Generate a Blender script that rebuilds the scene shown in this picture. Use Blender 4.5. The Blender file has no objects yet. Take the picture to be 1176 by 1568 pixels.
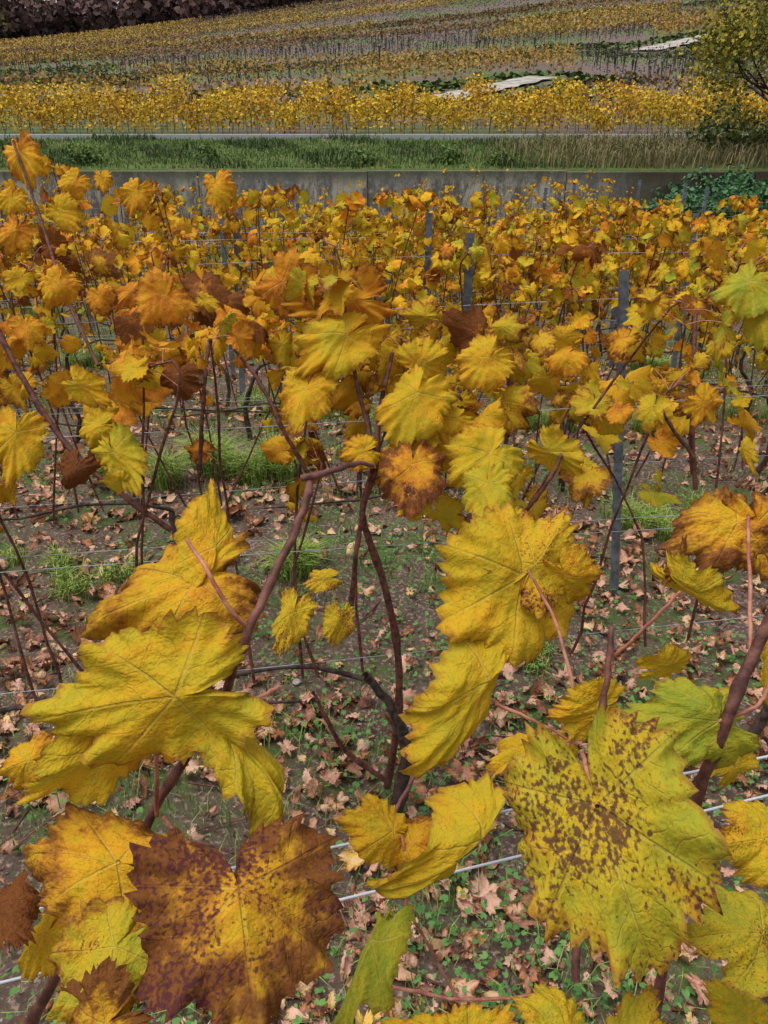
import bpy, math, random, bmesh
import numpy as np
from mathutils import Vector
rng=np.random.default_rng(7); random.seed(7)
sc=bpy.context.scene
rad=math.radians
# ---------------- camera ----------------
CAMZ=1.7; PITCH=rad(27.0)
cam_d=bpy.data.cameras.new("camera"); cam=bpy.data.objects.new("camera",cam_d)
sc.collection.objects.link(cam); sc.camera=cam
cam.location=(0,0,CAMZ); cam.rotation_euler=(rad(90)-PITCH,0,0)
cam_d.sensor_fit='VERTICAL'; cam_d.sensor_height=36; cam_d.sensor_width=27; cam_d.lens=27
cam_d.clip_start=0.02; cam_d.clip_end=3000
# survey helper: bearing measured in the reference photo + distance -> world position
FW=np.array([0,math.cos(PITCH),-math.sin(PITCH)]); UP=np.array([0,math.sin(PITCH),math.cos(PITCH)])
def ray(u,v): return FW+np.array([(u-588)/1176,0,0])+UP*((784-v)/1176)
def P(u,v,d): return np.array([0,0,CAMZ])+d*ray(u,v)
# ---------------- world / light ----------------
w=bpy.data.worlds.new("World"); sc.world=w; w.use_nodes=True
nt=w.node_tree; bg=nt.nodes['Background']
sky=nt.nodes.new('ShaderNodeTexSky'); sky.sky_type='NISHITA'; sky.sun_disc=False
sky.dust_density=4; sky.air_density=1.2
hs=nt.nodes.new('ShaderNodeHueSaturation'); hs.inputs['Saturation'].default_value=0.35; hs.inputs['Value'].default_value=1.1
nt.links.new(sky.outputs[0],hs.inputs['Color']); nt.links.new(hs.outputs[0],bg.inputs[0]); bg.inputs[1].default_value=0.15
sd=bpy.data.lights.new("sun",'SUN'); sd.energy=1.75; sd.angle=rad(45); sd.color=(1,0.97,0.93)
sun=bpy.data.objects.new("sun",sd); sc.collection.objects.link(sun)
sun.rotation_euler=Vector((-0.3,-0.05,1.0)).to_track_quat('Z','Y').to_euler()
sky.sun_elevation=math.atan2(1.0,math.hypot(.3,.05)); sky.sun_rotation=math.atan2(-0.3,-0.05)
sc.view_settings.view_transform='Standard'; sc.view_settings.look='None'; sc.view_settings.exposure=0
# ---------------- node helpers ----------------
class NB:
    def __init__(s,name):
        s.mat=bpy.data.materials.new(name); s.mat.use_nodes=True; s.nt=s.mat.node_tree
        s.nt.nodes.clear(); s.out=s.nt.nodes.new('ShaderNodeOutputMaterial')
    def n(s,t,**k):
        nd=s.nt.nodes.new(t)
        for a,b in k.items(): setattr(nd,a,b)
        return nd
    def l(s,a,b): s.nt.links.new(a,b)
    def set(s,inp,v):
        if isinstance(v,bpy.types.NodeSocket): s.l(v,inp)
        else: inp.default_value=v
    def m(s,op,a,b=None,c=None,clamp=False):
        nd=s.n('ShaderNodeMath',operation=op); nd.use_clamp=clamp
        s.set(nd.inputs[0],a)
        if b is not None: s.set(nd.inputs[1],b)
        if c is not None: s.set(nd.inputs[2],c)
        return nd.outputs[0]
    def ss(s,x,a,b,lo=0.,hi=1.):
        nd=s.n('ShaderNodeMapRange',interpolation_type='SMOOTHSTEP')
        s.set(nd.inputs['Value'],x); s.set(nd.inputs['From Min'],a); s.set(nd.inputs['From Max'],b)
        nd.inputs['To Min'].default_value=lo; nd.inputs['To Max'].default_value=hi
        return nd.outputs[0]
    def mix(s,f,a,b,mode='MIX'):
        nd=s.n('ShaderNodeMix',data_type='RGBA',blend_type=mode)
        s.set(nd.inputs[0],f)
        for i,v in ((6,a),(7,b)):
            if isinstance(v,bpy.types.NodeSocket): s.l(v,nd.inputs[i])
            else: nd.inputs[i].default_value=(*v,1) if len(v)==3 else v
        return nd.outputs[2]
    def noise(s,vec,scale,detail=3,rough=.55,dist=0.):
        nd=s.n('ShaderNodeTexNoise'); s.l(vec,nd.inputs['Vector']); nd.inputs['Scale'].default_value=scale
        nd.inputs['Detail'].default_value=detail; nd.inputs['Roughness'].default_value=rough; nd.inputs['Distortion'].default_value=dist
        return nd.outputs[0]
    def ramp(s,f,stops):
        nd=s.n('ShaderNodeValToRGB'); s.l(f,nd.inputs[0]); cr=nd.color_ramp
        while len(cr.elements)<len(stops): cr.elements.new(.5)
        for e,(p,c) in zip(cr.elements,stops): e.position=p; e.color=(*c,1)
        return nd.outputs[0]
    def bsdf(s,col,rough=.6,spec=.3,bump=None,bstr=.3,bdist=.01,transl=0,metal=0,tcol=None):
        b=s.n('ShaderNodeBsdfPrincipled'); s.set(b.inputs['Base Color'],col if isinstance(col,bpy.types.NodeSocket) else (*col,1))
        s.set(b.inputs['Roughness'],rough); b.inputs['Specular IOR Level'].default_value=spec; b.inputs['Metallic'].default_value=metal
        if bump is not None:
            bn=s.n('ShaderNodeBump'); bn.inputs['Strength'].default_value=bstr; bn.inputs['Distance'].default_value=bdist
            s.l(bump,bn.inputs['Height']); s.l(bn.outputs[0],b.inputs['Normal'])
        o=b.outputs[0]
        if transl:
            t=s.n('ShaderNodeBsdfTranslucent'); c=tcol if tcol is not None else col
            s.set(t.inputs[0],c if isinstance(c,bpy.types.NodeSocket) else (*c,1))
            mx=s.n('ShaderNodeMixShader'); mx.inputs[0].default_value=transl
            s.l(o,mx.inputs[1]); s.l(t.outputs[0],mx.inputs[2]); o=mx.outputs[0]
        s.l(o,s.out.inputs[0]); return s.mat
def leaf_mat(name,stops,brown,spot,transl=.3,veinc=(.62,.48,.15),veins=True,fine=True):
    b=NB(name)
    luv=b.n('ShaderNodeAttribute',attribute_name='luv'); lc=b.n('ShaderNodeAttribute',attribute_name='lc'); ed=b.n('ShaderNodeAttribute',attribute_name='edge')
    sc_=b.n('ShaderNodeSeparateColor'); b.l(lc.outputs['Color'],sc_.inputs[0])
    hue,brn,seed=sc_.outputs[0],sc_.outputs[1],sc_.outputs[2]; sptA=lc.outputs['Alpha']
    vec=luv.outputs['Vector']
    n1=b.noise(vec,1.6,2); n2=b.noise(vec,5,3,.6)
    t=b.m('ADD',hue,b.m('MULTIPLY',b.m('SUBTRACT',n1,.5),.60))
    t=b.m('ADD',t,b.m('MULTIPLY',b.m('SUBTRACT',n2,.5),.42),clamp=True)
    col=b.ramp(t,stops)
    n3=b.noise(vec,17 if fine else 11,2,.5)
    h=b.m('MULTIPLY',n2,.9)
    if veins:
        sp=b.n('ShaderNodeSeparateXYZ'); b.l(vec,sp.inputs[0]); x,y=sp.outputs[0],sp.outputs[1]
        r=b.m('SQRT',b.m('ADD',b.m('MULTIPLY',x,x),b.m('MULTIPLY',y,y)))
        ta=b.m('ABSOLUTE',b.m('ARCTAN2',x,y)); best=None;sec=None
        for vi in (0.,.92,1.9):
            d=b.m('SUBTRACT',ta,vi)
            dist=b.m('ABSOLUTE',b.m('MULTIPLY',r,b.m('SINE',d)))
            al=b.m('MULTIPLY',r,b.m('COSINE',d))
            dist=b.m('ADD',dist,b.m('LESS_THAN',al,0.))
            st=b.m('PINGPONG',b.m('ADD',b.m('MULTIPLY',b.m('SUBTRACT',al,b.m('MULTIPLY',dist,.75)),6.5),b.m('MULTIPLY',n2,1.1)),.5)
            if best is None: best,sec=dist,st
            else:
                lt=b.m('LESS_THAN',dist,best)
                mxn=b.n('ShaderNodeMix',data_type='FLOAT'); b.l(lt,mxn.inputs[0]); b.l(sec,mxn.inputs[2]); b.l(st,mxn.inputs[3]); sec=mxn.outputs[0]
                best=b.m('MINIMUM',best,dist)
        vmain=b.m('MULTIPLY',b.ss(best,.005,.018,1.,0.),b.ss(r,1.,.3,.2,1.)); vsec=b.m('MULTIPLY',b.ss(sec,.0,.07,1.,0.),.35)
        vein=b.m('MAXIMUM',vmain,vsec)
        col=b.mix(b.m('MULTIPLY',vein,.25),col,veinc)
        n4=b.noise(vec,38,2,.6)
        col=b.mix(b.ss(n4,.52,.74,0,.6),col,(.33,.18,.025))
        h=b.m('ADD',b.m('ADD',h,b.m('MULTIPLY',vein,-.28)),b.m('MULTIPLY',n3,.32))
        h=b.m('ADD',h,b.m('MULTIPLY',n4,.07))
    e=b.m('ADD',b.m('MULTIPLY',ed.outputs['Fac'],.55),b.m('MULTIPLY',n2,.85))
    e=b.m('ADD',e,b.m('MULTIPLY',n3,.25)); e=b.m('ADD',e,b.m('MULTIPLY',n1,.55))
    th=b.m('SUBTRACT',1.66,b.m('MULTIPLY',brn,.8))
    bm=b.ss(b.m('SUBTRACT',e,th),-.14,.16)
    col=b.mix(b.ss(b.m('SUBTRACT',e,th),-.30,.0,0,.6),col,(.48,.20,.025))
    rim=b.ss(b.m('ADD',ed.outputs['Fac'],b.m('MULTIPLY',n3,.14)),.97,1.08,0,.65)
    col=b.mix(rim,col,(.26,.11,.03))
    col=b.mix(b.m('MULTIPLY',bm,.9),col,b.mix(n3,brown,tuple(c*.4 for c in brown)))
    f=b.m('ADD',b.m('MULTIPLY',n3 if not veins else b.noise(vec,28,2.,.5),.78),b.m('MULTIPLY',n1,.66))
    thf=b.m('SUBTRACT',1.0,b.m('MULTIPLY',sptA,.21))
    fm=b.ss(b.m('SUBTRACT',f,thf),-.05,.09)
    col=b.mix(b.m('MULTIPLY',fm,.85),col,spot)
    return b.bsdf(col,rough=.82,spec=.08,bump=h,bstr=.55,bdist=.008 if veins else .006,transl=transl)
LST=[(0,(.21,.29,.03)),(.2,(.38,.36,.03)),(.42,(.57,.40,.022)),(.6,(.70,.38,.02)),(.78,(.66,.24,.022)),(1,(.38,.11,.02))]
LEAF=leaf_mat("vine_leaf",LST,(.22,.075,.028),(.085,.025,.032),transl=.25)
LEAF2=leaf_mat("vine_leaf_mid",[(p,tuple(v*1.1 for v in c)) for p,c in LST],(.25,.08,.02),(.07,.025,.02),transl=.25,veins=False,fine=False)
FALL=leaf_mat("fallen_leaf",[(0,(.16,.07,.045)),(.3,(.38,.18,.12)),(.55,(.62,.36,.26)),(.8,(.70,.47,.33)),(1,(.70,.47,.10))],(.18,.07,.04),(.07,.035,.025),transl=0,veins=False,fine=False)
def vcol_mat(name,rough=.75,transl=0.):
    b=NB(name); a=b.n('ShaderNodeAttribute',attribute_name='col')
    return b.bsdf(a.outputs['Color'],rough=rough,spec=.08,transl=transl)
VC=vcol_mat("foliage"); VCW=vcol_mat("weathered_wood_far",.8,0)
def bark(name,c1,c2,scale=60,bd=.003):
    b=NB(name); g=b.n('ShaderNodeNewGeometry'); n=b.noise(g.outputs['Position'],scale,4); n2=b.noise(g.outputs['Position'],scale*.2,2)
    c=b.mix(b.ss(n,.35,.65),c1,c2); c=b.mix(b.ss(n2,.5,.65,0,.5),c,tuple(v*1.6 for v in c2))
    return b.bsdf(c,rough=.6,spec=.3,bump=n,bstr=.6,bdist=bd)
CANE=bark("vine_cane",(.065,.022,.018),(.17,.068,.05),90)
BARK=bark("vine_bark",(.022,.014,.012),(.08,.053,.042),70,.006)
PET=bark("petiole",(.30,.09,.06),(.48,.22,.14),90,.001)
MET=bark("galvanised_steel",(.09,.10,.115),(.17,.185,.21),35,.001)
WIRE=bark("steel_wire",(.26,.28,.31),(.42,.44,.47),40,.0005)
# ---------------- mesh builders ----------------
def mk_mesh(name,V,tris,attrs=None,mat=None,smooth=True,parent=None):
    me=bpy.data.meshes.new(name)
    V=np.asarray(V,np.float32); me.vertices.add(len(V)); me.vertices.foreach_set('co',V.ravel())
    loops=np.asarray(tris,np.int32).ravel(); k=tris.shape[1]; nf=len(tris); lens=np.full(nf,k,np.int32)
    st=(np.arange(nf)*k).astype(np.int32)
    me.loops.add(len(loops)); me.loops.foreach_set('vertex_index',loops)
    me.polygons.add(nf); me.polygons.foreach_set('loop_start',st)
    try: me.polygons.foreach_set('loop_total',lens)
    except Exception: pass
    me.polygons.foreach_set('use_smooth',np.full(nf,smooth))
    for an,(ty,arr) in (attrs or {}).items():
        a=me.attributes.new(an,ty,'POINT'); key={'FLOAT':'value','FLOAT_VECTOR':'vector','FLOAT_COLOR':'color'}[ty]
        a.data.foreach_set(key,np.asarray(arr,np.float32).ravel())
    me.update(); me.validate()
    o=bpy.data.objects.new(name,me); sc.collection.objects.link(o)
    if mat: me.materials.append(mat)
    if parent: o.parent=parent
    return o
def empty(name):
    o=bpy.data.objects.new(name,None); sc.collection.objects.link(o); return o
CT=np.radians([0,14,28,42,54,70,84,98,110,130,150,166,180]); CR=np.array([1,.88,.78,.86,.92,.83,.76,.79,.80,.70,.60,.40,.08])
def tmpl(ns,nr,ser=.07,seed=0,deep=1.):
    r_=np.random.default_rng(seed); th=np.linspace(-np.pi,np.pi,ns,endpoint=False)
    R=np.zeros(ns)
    for sgn in (-1,1):
        cr=CR.copy(); cr[1:-2]+=r_.normal(0,.035,len(cr)-3); cr[0]=1
        for a,v in ((2,.14),(6,.16),(1,.03),(3,.05),(5,.06),(7,.05)): cr[a]-=v*(deep-1)
        s=(th<0) if sgn<0 else (th>=0); R[s]=np.interp(np.abs(th[s]),CT,cr)
    if ser:
        k=max(2,round(ns/34)); saw=(np.arange(ns)%k)/(k-1)-.5 if k>2 else (np.arange(ns)%2)-.5
        amp=np.interp(np.linspace(0,1,ns),np.linspace(0,1,24),r_.uniform(.2,1.6,24))
        rag=np.interp(np.linspace(0,1,ns),np.linspace(0,1,30),r_.normal(0,.035 if ns>50 else 0,30))
        R=R*(1+ser*saw*amp+rag)+r_.normal(0,.008,ns)
    fr=np.linspace(0,1,nr+1)[1:]
    X=[0.];Y=[0.];E=[0.];TH=[0.]
    for f in fr:
        X+=list(np.sin(th)*R*f);Y+=list(np.cos(th)*R*f);E+=[f]*ns;TH+=list(th)
    F=[]
    for j in range(ns): F.append((0,1+(j+1)%ns,1+j))
    for k in range(nr-1):
        a=1+k*ns;b_=a+ns
        for j in range(ns):
            j2=(j+1)%ns; F.append((a+j,a+j2,b_+j2)); F.append((a+j,b_+j2,b_+j))
    return dict(X=np.array(X),Y=np.array(Y),E=np.array(E),TH=np.array(TH),F=np.array(F,np.int32))
def bend(y,z,beta):
    b=np.where(np.abs(beta)<1e-3,1e-3,beta)
    return np.sin(b*y)*(1/b)+z*np.sin(b*y), -(1-np.cos(b*y))/b+z*np.cos(b*y)
def frames(tip,nrm):
    T=tip/(np.linalg.norm(tip,axis=1,keepdims=True)+1e-9); N=nrm-(nrm*T).sum(1,keepdims=True)*T
    N/=np.linalg.norm(N,axis=1,keepdims=True)+1e-9; S=np.cross(T,N); return np.stack([S,T,N],axis=2)
def leaves(name,tp,pos,R,scale,ws=None,lc=None,col=None,cup=0,fold=.1,w1=.08,w2=.04,bx=None,by=None,mat=None,parent=None,rg=rng):
    N=len(pos); X=tp['X'][None];Y=tp['Y'][None];TH=tp['TH'][None];E=tp['E'][None]
    c=lambda v:np.asarray(v,float).reshape(-1,1) if np.ndim(v) else float(v)
    ws=c(ws) if ws is not None else 1.
    x=X*ws; y=Y+0*x; r=np.sqrt(X**2+Y**2)
    p1=rg.uniform(0,6.28,(N,1));p2=rg.uniform(0,6.28,(N,1))
    z=c(cup)*r**2+c(fold)*np.abs(X)+c(w1)*np.sin(3*TH+p1)*r**2+c(w2)*np.sin(8*TH+p2)*r**3
    z=z+0.5*c(w2)*np.sin(17*TH+p1*3)*E**3
    if len(tp['X'])>200:
        z=z+.012*np.sin(X*19+p1*3+2*np.sin(Y*7+p2))*np.sin(Y*16+p2*2+2*np.sin(X*6))+.055*np.sin(X*6+p2*5)*np.sin(Y*5+p1)
        # dried, curling margin on part of the outline
        z=z-.22*np.clip(E-.78,0,1)/.22*E*np.clip(np.sin(TH*2+p2)+.2*np.sin(TH*5+p1),0,1.2)*.45
    if bx is not None: y,z=bend(y,z,c(bx))
    if by is not None: x,z=bend(x,z,c(by))
    L=np.stack([x+0*z,y+0*z,z],axis=2)*np.asarray(scale).reshape(-1,1,1)
    W=np.einsum('nij,nvj->nvi',R,L)+pos[:,None,:]
    nv=len(tp['X']); F=(tp['F'][None]+(np.arange(N)*nv)[:,None,None]).reshape(-1,3)
    at={}
    if lc is not None:
        at['lc']=('FLOAT_COLOR',np.repeat(lc,nv,axis=0))
        sd_=np.repeat(lc[:,2],nv)*61
        at['luv']=('FLOAT_VECTOR',np.stack([np.tile(tp['X'],N),np.tile(tp['Y'],N),sd_],1))
        at['edge']=('FLOAT',np.tile(tp['E'],N))
    if col is not None: at['col']=('FLOAT_COLOR',np.repeat(np.c_[col,np.ones(N)],nv,axis=0))
    return mk_mesh(name,W.reshape(-1,3),F,attrs=at,mat=mat,parent=parent,smooth=nv>10)
class Tubes:
    def __init__(s): s.V=[];s.F=[];s.n=0
    def add(s,pts,rr,n=6):
        pts=np.asarray(pts,float); k=len(pts); rr=np.broadcast_to(rr,(k,))
        T=np.gradient(pts,axis=0); T/=np.linalg.norm(T,axis=1,keepdims=True)+1e-9
        m=np.abs(T.mean(0)); ref=np.eye(3)[np.argmin(m)]
        A=np.cross(T,ref); A/=np.linalg.norm(A,axis=1,keepdims=True)+1e-9; B=np.cross(T,A)
        a=np.arange(n)*2*np.pi/n
        ring=pts[:,None]+rr[:,None,None]*(A[:,None]*np.cos(a)[None,:,None]+B[:,None]*np.sin(a)[None,:,None])
        s.V.append(ring.reshape(-1,3))
        i=np.arange(k-1)[:,None]*n; j=np.arange(n)[None]; j2=(j+1)%n
        q=np.stack([i+j,i+j2,i+n+j2,i+n+j],axis=2).reshape(-1,4)+s.n
        s.F.append(q); s.n+=k*n
    def build(s,name,mat,parent=None):
        if not s.V: return None
        return mk_mesh(name,np.concatenate(s.V),np.concatenate(s.F),mat=mat,parent=parent)
def curve(ctrl,n=16,jit=0.):
    c=np.asarray(ctrl,float)
    if len(c)<3:
        t=np.linspace(0,1,n)[:,None]; o=c[0]*(1-t)+c[-1]*t
    else:
        pad=np.vstack([2*c[0]-c[1],c,2*c[-1]-c[-2]]); o=[]
        seg=len(c)-1
        for u in np.linspace(0,seg-1e-6,n):
            i=int(u);t=u-i;p0,p1,p2,p3=pad[i:i+4]
            o.append(.5*((2*p1)+(-p0+p2)*t+(2*p0-5*p1+4*p2-p3)*t*t+(-p0+3*p1-3*p2+p3)*t**3))
        o=np.array(o)
    if jit: o=o+rng.normal(0,jit,o.shape)
    return o
def sm(x,a,b):
    t=np.clip((x-a)/(b-a),0,1); return t*t*(3-2*t)
# ---------------- terrain ----------------
def terr(x,y,micro=False):
    x=np.asarray(x,float);y=np.asarray(y,float)
    z=-.95*sm(y,3.2,12.5)
    z=np.where(y>20.12,.65+.5*np.clip((y-20.12)/7.6,0,1)+.06*np.sin(x*.9)*np.sin(y*1.3)*(y<27.6)*(y>20.6),z)
    s=np.clip(y-32,0,170); xc=np.clip(x,-260,260)
    z=z+np.where(y>31,0.05*np.clip(y-31,0,1),0)
    z=z+.09*s+.0003*s*s+.00048*s*xc+ np.where(s>0,.012*s*np.sin(x*.035+1.)*.6,0)
    z=z+np.where(y>202,np.clip(y-202,0,100)*.11,0)
    if micro:
        m=(y<19.5)
        z=z+m*(.014*np.sin(x*9.1+2*np.sin(y*5))*np.sin(y*11+x*3)+.009*np.sin(x*23+y*17)*np.sin(y*29-x*7)+.03*np.sin(x*2.1+1)*np.sin(y*2.7))
    return z
xs=np.concatenate([-np.geomspace(900,5.2,45),np.arange(-5,5.01,.05),np.geomspace(5.2,900,45)])
ys=np.concatenate([np.linspace(-60,-1.5,14),np.arange(-1,6,.045),np.arange(6,20,.25),[20.06,20.18,20.6],np.arange(21,36,.7),np.geomspace(36,1200,70)])
GX,GY=np.meshgrid(xs,ys); GZ=terr(GX,GY,True)
ny,nx=GX.shape; I=(np.arange(ny-1)[:,None]*nx+np.arange(nx-1)[None]).ravel()
gb=NB("vineyard_ground"); g=gb.n('ShaderNodeNewGeometry'); pos=g.outputs['Position']
spx=gb.n('ShaderNodeSeparateXYZ'); gb.l(pos,spx.inputs[0]); Yc=spx.outputs[1]
a1=gb.noise(pos,2.2,3);a2=gb.noise(pos,14,4,.65);a3=gb.noise(pos,70,3,.6);a4=gb.noise(pos,.09,4,.6)
soil=gb.mix(a2,(.05,.034,.026),(.18,.125,.095)); soil=gb.mix(gb.ss(a3,.50,.7),soil,(.34,.25,.19))
soil=gb.mix(gb.m('MULTIPLY',gb.ss(a1,.45,.60),gb.ss(a2,.36,.62)),soil,(.075,.12,.03))
bank=gb.mix(a2,(.05,.10,.025),(.13,.16,.045)); bank=gb.mix(gb.ss(a1,.55,.7),bank,(.15,.12,.05))
hillc=gb.mix(gb.ss(a4,.42,.6),(.15,.115,.105),(.10,.15,.05)); hillc=gb.mix(gb.m('MULTIPLY',a2,.35),hillc,(.18,.13,.07))
c=gb.mix(gb.ss(Yc,12.5,15.5),soil,bank); c=gb.mix(gb.ss(Yc,31,33),c,hillc)
gh=gb.m('ADD',gb.m('MULTIPLY',a2,.7),gb.m('MULTIPLY',a3,.35))
GM=gb.bsdf(c,rough=.9,spec=.15,bump=gh,bstr=.8,bdist=.03)
mk_mesh("ground",np.stack([GX.ravel(),GY.ravel(),GZ.ravel()],1),np.stack([I,I+1,I+nx+1,I+nx],1),mat=GM)
# ---------------- leaf templates ----------------
HI=[tmpl(170,14,.11,1,1.1),tmpl(170,14,.12,2,1.5),tmpl(170,14,.11,3,.8)]
MID=[tmpl(60,5,.10,4,1.1),tmpl(60,5,.11,5,1.7)]
LOW=tmpl(22,2,.12,6,1.2); VLOW=tmpl(9,1,0,7); PATCH=tmpl(6,1,0,8)
# ---------------- foreground vine (first row, hand placed) ----------------
fv=empty("grapevine")
# (base u,v,d),(tip u,v,d),roll,ws,hue,brown,spots,bend,by,fold
FL=[
((915,1235,.37),(1010,1530,.34),6,.70,.34,.20,1.12,.35,.35,.05),
((365,1365,.37),(400,1610,.33),-10,1.05,.62,.72,1.12,.5,.5,.05),
((270,1065,.43),(40,1105,.42),-12,.68,.46,.15,.3,.4,.6,.08),
((300,885,.47),(112,955,.45),28,.70,.54,.45,.3,.6,.6,.1),
((330,838,.48),(348,715,.50),25,.52,.54,.2,.2,.3,.5,.2),
((350,1110,.45),(478,1245,.42),-40,.36,.36,.0,0,.5,.3,.2),
((180,1320,.42),(0,1285,.42),18,.62,.58,.45,.3,.6,.6,.1),
((165,1150,.44),(30,1250,.42),-30,.55,.50,.1,.0,.6,.4,.1),
((175,1450,.36),(60,1570,.34),20,.80,.34,.3,.4,.5,.4,.1),
((803,882,.62),(672,960,.60),-8,.95,.50,.08,.25,.5,.5,.08),
((818,865,.62),(880,772,.64),10,.75,.52,.3,.95,.5,.4,.15),
((865,880,.62),(900,935,.63),10,.9,.54,.3,.3,.5,.4,.15),
((755,1045,.60),(652,1240,.56),-42,.40,.45,.1,.4,.6,.6,.3),
((1100,1105,.50),(970,1088,.48),10,.56,.18,.0,.05,.4,.4,.05),
((1130,800,.56),(1010,832,.55),25,.62,.60,.55,.3,.5,.6,.1),
((1160,800,.56),(1200,900,.55),-20,.7,.66,.5,.2,.5,.4,.1),
((1045,900,.54),(1130,962,.54),40,.45,.48,.1,.0,.8,.5,.2),
((1043,870,.54),(1060,822,.54),40,.5,.6,.7,.0,.8,.5,.2),
((735,1285,.55),(604,1452,.5),-52,.30,.44,.15,.3,1.1,1.0,.35),
((600,1272,.60),(528,1245,.58),20,.75,.52,.15,.2,.6,.5,.1),
((630,1290,.60),(718,1262,.58),-20,.6,.60,.5,.3,.8,.5,.1),
((925,1085,.58),(850,1108,.56),-30,.65,.50,.05,.1,.6,.5,.1),
((835,1135,.60),(745,1160,.58),45,.6,.48,.05,0,.6,.5,.1),
((1170,1430,.42),(1075,1425,.40),15,.75,.32,.15,.8,.5,.4,.1),
((1190,1280,.48),(1112,1292,.46),10,.8,.48,.15,.7,.5,.4,.1),
((870,1575,.36),(790,1515,.36),35,.7,.42,.15,.6,.6,.5,.1),
((960,1600,.38),(985,1510,.38),-30,.8,.38,.2,.6,.6,.5,.1),
((680,1600,.42),(570,1565,.42),30,.6,.50,.15,.3,.6,.5,.1),
((720,1620,.42),(780,1550,.42),10,.8,.52,.15,.3,.6,.5,.1),
((570,1440,.52),(500,1575,.48),45,.40,.18,.0,.0,.6,.8,.3),
((45,1165,.5),(-30,1190,.5),10,.8,.56,.3,.1,.5,.4,.1),
((-5,1385,.42),(30,1430,.4),10,.8,.85,1.2,.3,.9,.9,.1),
((70,1430,.44),(15,1510,.44),35,.6,.53,.2,.1,.5,.4,.1),
((130,1400,.46),(60,1390,.46),35,.6,.50,.3,.1,.5,.4,.1),
((160,1570,.34),(60,1640,.34),0,.9,.6,.8,.3,.4,.4,.1),
((1120,1175,.55),(1170,1130,.55),30,.6,.45,.1,.1,.5,.4,.1),
((1195,1000,.52),(1160,1080,.52),30,.6,.50,.1,.1,.5,.4,.1),
((1150,1560,.45),(1090,1505,.45),20,.8,.40,.1,.5,.5,.4,.1),
((1010,1025,.60),(1070,1012,.6),50,.7,.46,.1,.1,.5,.4,.1),
]
def place_custom(specs,name,tpls,parent,rg,shrink=1.,mat=None):
    groups={}
    for i,s in enumerate(specs): groups.setdefault(i%len(tpls),[]).append(s)
    for k,ss_ in groups.items():
        pos=[];R=[];scl=[];ws=[];lc=[];bx=[];by=[];fo=[]
        for (b_,t_,roll,w_,h,br,sp_,bb,yy,ff) in ss_:
            pb=P(*b_);pt=P(*t_); T=pt-pb; L=np.linalg.norm(T); T/=L
            vdir=np.array([0,0,CAMZ])-pb; N=vdir-(vdir@T)*T; N/=np.linalg.norm(N); S=np.cross(T,N)
            a=rad(roll); N2=N*math.cos(a)+S*math.sin(a)
            pos.append(pb+T*L*.2*(1-shrink));R.append(frames(T[None],N2[None])[0]);scl.append(L*(1+bb*bb*.1)*shrink);ws.append(w_)
            lc.append((h,br,rg.random(),sp_));bx.append(bb);by.append(yy*rg.uniform(.6,1.5));fo.append(-ff)
        n=len(pos)
        leaves(name,tpls[k],np.array(pos),np.array(R),np.array(scl),ws=np.array(ws),lc=np.array(lc),fold=np.array(fo),
               cup=rg.normal(0,.08,n),w1=rg.uniform(.08,.18,n),w2=rg.uniform(.05,.10,n),bx=np.array(bx),by=np.array(by),mat=mat or LEAF,parent=parent,rg=rg)
place_custom(FL,"leaves",HI,fv,np.random.default_rng(3))
tb=Tubes()
def cane(pts,r0,r1,n=26,k=7,nodes=True,T=None):
    T=T or tb
    c=curve([P(*p) for p in pts],n,.0006); rr=np.linspace(r0,r1,n)
    if nodes: rr=rr*(1+.28*((np.arange(n)%5)==2))
    T.add(c,rr,k)
cane([(120,1440,.5),(185,1350,.5),(250,1215,.5),(325,1105,.49),(372,985,.46),(420,880,.47),(462,790,.48),(475,738,.49)],.0034,.0024,40,9)
cane([(462,732,.49),(505,722,.49),(545,710,.50),(572,712,.51)],.0024,.0013,12,8)
cane([(1200,905,.5),(1150,1010,.5),(1110,1110,.5),(1075,1200,.52),(1045,1300,.55),(1020,1420,.6),(1000,1600,.66)],.0040,.0038,30,9)
cane([(915,1110,.57),(930,1040,.57),(935,960,.58)],.0027,.0022,10,8)
cane([(880,1500,.56),(890,1350,.57),(905,1200,.57),(915,1110,.57)],.0032,.0027,14,8)
cane([(120,1440,.5),(60,1540,.54),(10,1640,.6)],.0040,.0042,12,8)
cane([(560,1330,.8),(600,1250,.82),(640,1180,.84)],.003,.002,10,7)
tb.build("canes",CANE,fv)
tp_=Tubes()
def pet(pts,r=.0012): tp_.add(curve([P(*p) for p in pts],14,.0003),np.linspace(r*1.3,r,14),7)
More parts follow.
